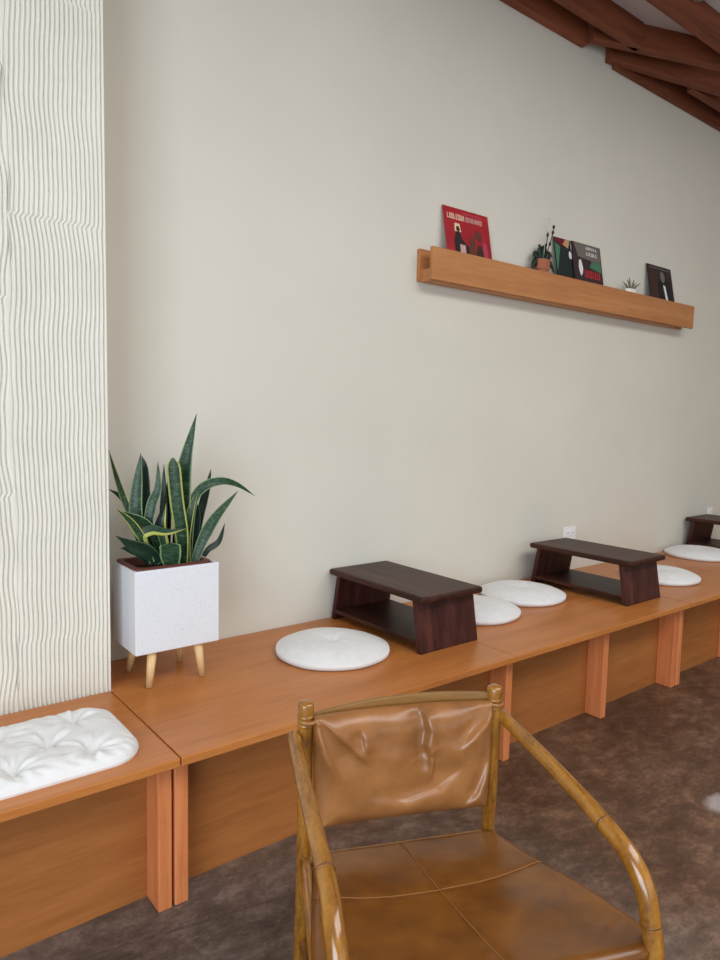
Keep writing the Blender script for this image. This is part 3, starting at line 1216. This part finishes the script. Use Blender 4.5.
def seat_top(u, v):
    x, f, hw = seat_xy(u, v)
    z = .372 + .074 * (f / .45)
    q = x / hw
    z -= .012 * (1 - q * q) * sin(PI * min(1, max(0, (f + .03) / .5)))
    e = min((1 - abs(2 * u - 1)) * hw, (f - F0) if v < .5 else (1 - v) * (F1 - F0))
    if e < .022:
        z -= .012 * (1 - e / .022) ** 2.2
    # stitched grooves
    z -= .0025 * math.exp(-((x - .010 - .06 * (f - .19)) / .006) ** 2)
    z -= .0025 * math.exp(-((f - .200 + .03 * q * q) / .006) ** 2)
    z += .004 * math.exp(-((x - .14) / .08) ** 2 - ((f - .30) / .07) ** 2) + .003 * math.exp(-((x + .13) / .08) ** 2 - ((f - .08) / .06) ** 2)
    z += .0035 * noise.noise((x * 9, f * 9, 3.3))
    # soft wrinkle at the front right corner
    z += .002 * sin((x + f) * 150) * math.exp(-((x - .24) / .035) ** 2 - ((f - .41) / .03) ** 2)
    return (x, -f, z)


def seat_bot(u, v):
    x, f, hw = seat_xy(u, v)
    return (x * .985, -f, .348 + .072 * (f / .45) - .010 * (1 - (x / hw) ** 2))


NU, NV = 70, 64
mb = MB().grid(seat_top, NU, NV, flip=True)
mb.grid(seat_bot, NU, NV)
rim = [(i / NU, 0) for i in range(NU)] + [(1, j / NV) for j in range(NV)] + [(1 - i / NU, 1) for i in range(NU)] + [(0, 1 - j / NV) for j in range(NV)]
n = len(rim)
mb.add([seat_bot(u, v) for u, v in rim] + [seat_top(u, v) for u, v in rim], [(i, n + i, n + (i + 1) % n, (i + 1) % n) for i in range(n)])
seat = mb.build('seat', M_leather, ch, smooth=True)
wl = seat.modifiers.new('weld', 'WELD')
wl.merge_threshold = .0005


def on_seat(x, f):
    v = (f - F0) / (F1 - F0)
    u = (x / (seat_hw(f) * (1.065 if x > 0 else .97)) + 1) / 2
    p_ = seat_top(u, v)
    return Vector(p_) + Vector((0, 0, .0012))


MB().tube([on_seat(.010 + .06 * (f - .19), f) for f in [i * .012 for i in range(39)]], .0016, 6).build('stitched_seam', M_seam, seat, smooth=True)
MB().tube([on_seat(x, .200 - .03 * (x / seat_hw(.200)) ** 2) for x in [-.225 + i * .011 for i in range(44)]], .0016, 6).build('stitched_seam', M_seam, seat, smooth=True)


# back pad, hung between the posts
def seg_d(x, y, a, b_):
    ax, ay = a; bx, by = b_
    t = max(0, min(1, ((x - ax) * (bx - ax) + (y - ay) * (by - ay)) / ((bx - ax) ** 2 + (by - ay) ** 2)))
    dx, dy = x - ax - t * (bx - ax), y - ay - t * (by - ay)
    s = (bx - ax) * (y - ay) - (by - ay) * (x - ax)
    return math.hypot(dx, dy), (1 if s > 0 else -1), t


CREASES = [
    # chain (u, v), depth, half width, keep full depth at the first end
    ([(.60, .95), (.615, .80), (.60, .68), (.625, .58), (.63, .30)], .016, .050, 1),
    ([(.645, .66), (.655, .50), (.645, .33)], -.010, .030, 0),
    ([(.03, .97), (.14, .78), (.30, .52)], .010, .045, 1),
    ([(.03, .93), (.07, .70), (.16, .45)], -.010, .045, 1),
    ([(.25, .88), (.26, .66)], .009, .040, 0),
    ([(.99, .95), (.88, .80), (.78, .62)], .013, .045, 1),
    ([(.99, .82), (.965, .45), (.90, .20), (.80, .05)], .010, .040, 0),
    ([(.30, .27), (.50, .22), (.68, .28), (.84, .48)], -.008, .055, 0),
]


def pad(u, v, front=True):
    # v 0 bottom .. 1 top
    x = (-.203 + .402 * u)
    zt_ = .676 - .008 * sin(PI * u)
    zb_ = .434 - .004 * sin(PI * u)
    z = zb_ + (zt_ - zb_) * v
    # corners are gathered into the ties, lower sides belly inward a little
    x *= 1 - .03 * (1 - v) ** 2 - .02 * sin(PI * v) * 0
    bow = 1 - (2 * u - 1) ** 2
    ymid = -.012 + .036 * bow * (.4 + .6 * v)
    e = min(u, 1 - u) * .38
    ev = min(v, 1 - v) * .264
    m_ = min(e, ev)
    th = .036 * (1 - max(0, 1 - m_ / .05) ** 2.3) ** .55
    if not front:
        return (x, ymid + th * .6, z)
    b_ = 0
    for pts, dep, wid, keep in CREASES:
        best, sg, tt = 9, 1, 0
        for q_, (a, c) in enumerate(zip(pts, pts[1:])):
            d_, s_, t = seg_d(u * 1.45, v, (a[0] * 1.45, a[1]), (c[0] * 1.45, c[1]))
            if d_ < best:
                best, sg, tt = d_, s_, (q_ + t) / (len(pts) - 1)
        tp = min(1, (1 - tt) * 3) * (1 if keep else min(1, tt * 3))
        x_ = best * sg / wid
        # a soft roll of hide on one side of a narrow tuck
        b_ += tp * dep * (x_ * math.exp(-abs(x_) ** 1.2) * 1.6 - .35 * math.exp(-(x_ * 3) ** 2) * (1 if dep > 0 else -1))
    puff = .008 * math.exp(-((u - .42) / .16) ** 2 - ((v - .6) / .25) ** 2) + .008 * math.exp(-((u - .78) / .13) ** 2 - ((v - .66) / .2) ** 2) + .006 * math.exp(-((u - .5) / .4) ** 2 - ((v - .15) / .12) ** 2)
    k = min(1, m_ / .018)
    y = ymid - th - (b_ + puff) * k - .003 * noise.noise((u * 7, v * 5, 8.0)) * k
    return (x, y, z)


NU, NV = 120, 84
mb = MB().grid(lambda u, v: pad(u, v), NU, NV)
mb.grid(lambda u, v: pad(u, v, False), NU, NV, flip=True)
rim = [(i / NU, 0) for i in range(NU)] + [(1, j / NV) for j in range(NV)] + [(1 - i / NU, 1) for i in range(NU)] + [(0, 1 - j / NV) for j in range(NV)]
n = len(rim)
mb.add([pad(u, v, False) for u, v in rim] + [pad(u, v) for u, v in rim], [(i, (i + 1) % n, n + (i + 1) % n, n + i) for i in range(n)])
bp = mb.build('back_pad', M_leather_b, ch, smooth=True)
wl = bp.modifiers.new('weld', 'WELD')
wl.merge_threshold = .0005
for s in (-1, 1):
    tie = [(s * .176, -.004, .660), (s * .195, -.020, .668), (s * .212, -.019, .664), (s * .229, -.002, .662), (s * .213, .018, .664), (s * .194, .016, .662)]
    MB().tube(spline(tie, 6), .0042, 8, True).build('leather_tie', M_leather_b, bp, smooth=True)

# ------------------------------------------------------------------ light
world = bpy.data.worlds.new('world')
SC.world = world
world.use_nodes = True
wt = world.node_tree
bg = wt.nodes['Background']
bg.inputs[0].default_value = (.80, .90, 1.0, 1)
bg.inputs[1].default_value = 1.0


def daylight(name, loc, rot, sx, sy, power, col):
    l = bpy.data.lights.new(name, 'AREA')
    l.shape = 'RECTANGLE'
    l.size, l.size_y = sx, sy
    l.energy = power
    l.color = col
    o = bpy.data.objects.new(name, l)
    COL.objects.link(o)
    o.location = loc
    o.rotation_euler = rot
    return o


for (a, b_, z0, z1), pw in zip(REAR, (9, 9)):
    daylight('daylight', ((a + b_) / 2, YR + .02, (z0 + z1) / 2), (PI / 2, 0, 0), b_ - a, z1 - z0, pw, (.88, .95, 1.0))
for a, b_, z0, z1 in LEFT:
    daylight('daylight', (XL + .02, (a + b_) / 2, (z0 + z1) / 2), (PI / 2, 0, -PI / 2), b_ - a, z1 - z0, 140, (.80, .905, 1.0))
daylight('overhead_fill', ((FILL_OPENING[0] + FILL_OPENING[1]) / 2, (FILL_OPENING[2] + FILL_OPENING[3]) / 2, CEIL + .05), (0, 0, 0), FILL_OPENING[1] - FILL_OPENING[0], FILL_OPENING[3] - FILL_OPENING[2], 125, (1, .975, .95))  # added overhead area light, lifts the cushions and bench tops

SC.view_settings.view_transform = 'Standard'
SC.view_settings.look = 'None'
SC.view_settings.exposure = -0.08
SC.view_settings.gamma = 1
SC.view_settings.use_curve_mapping = False
SC.cycles.use_denoising = True
SC.cycles.max_bounces = 8
SC.cycles.diffuse_bounces = 5
SC.cycles.sample_clamp_indirect = 8
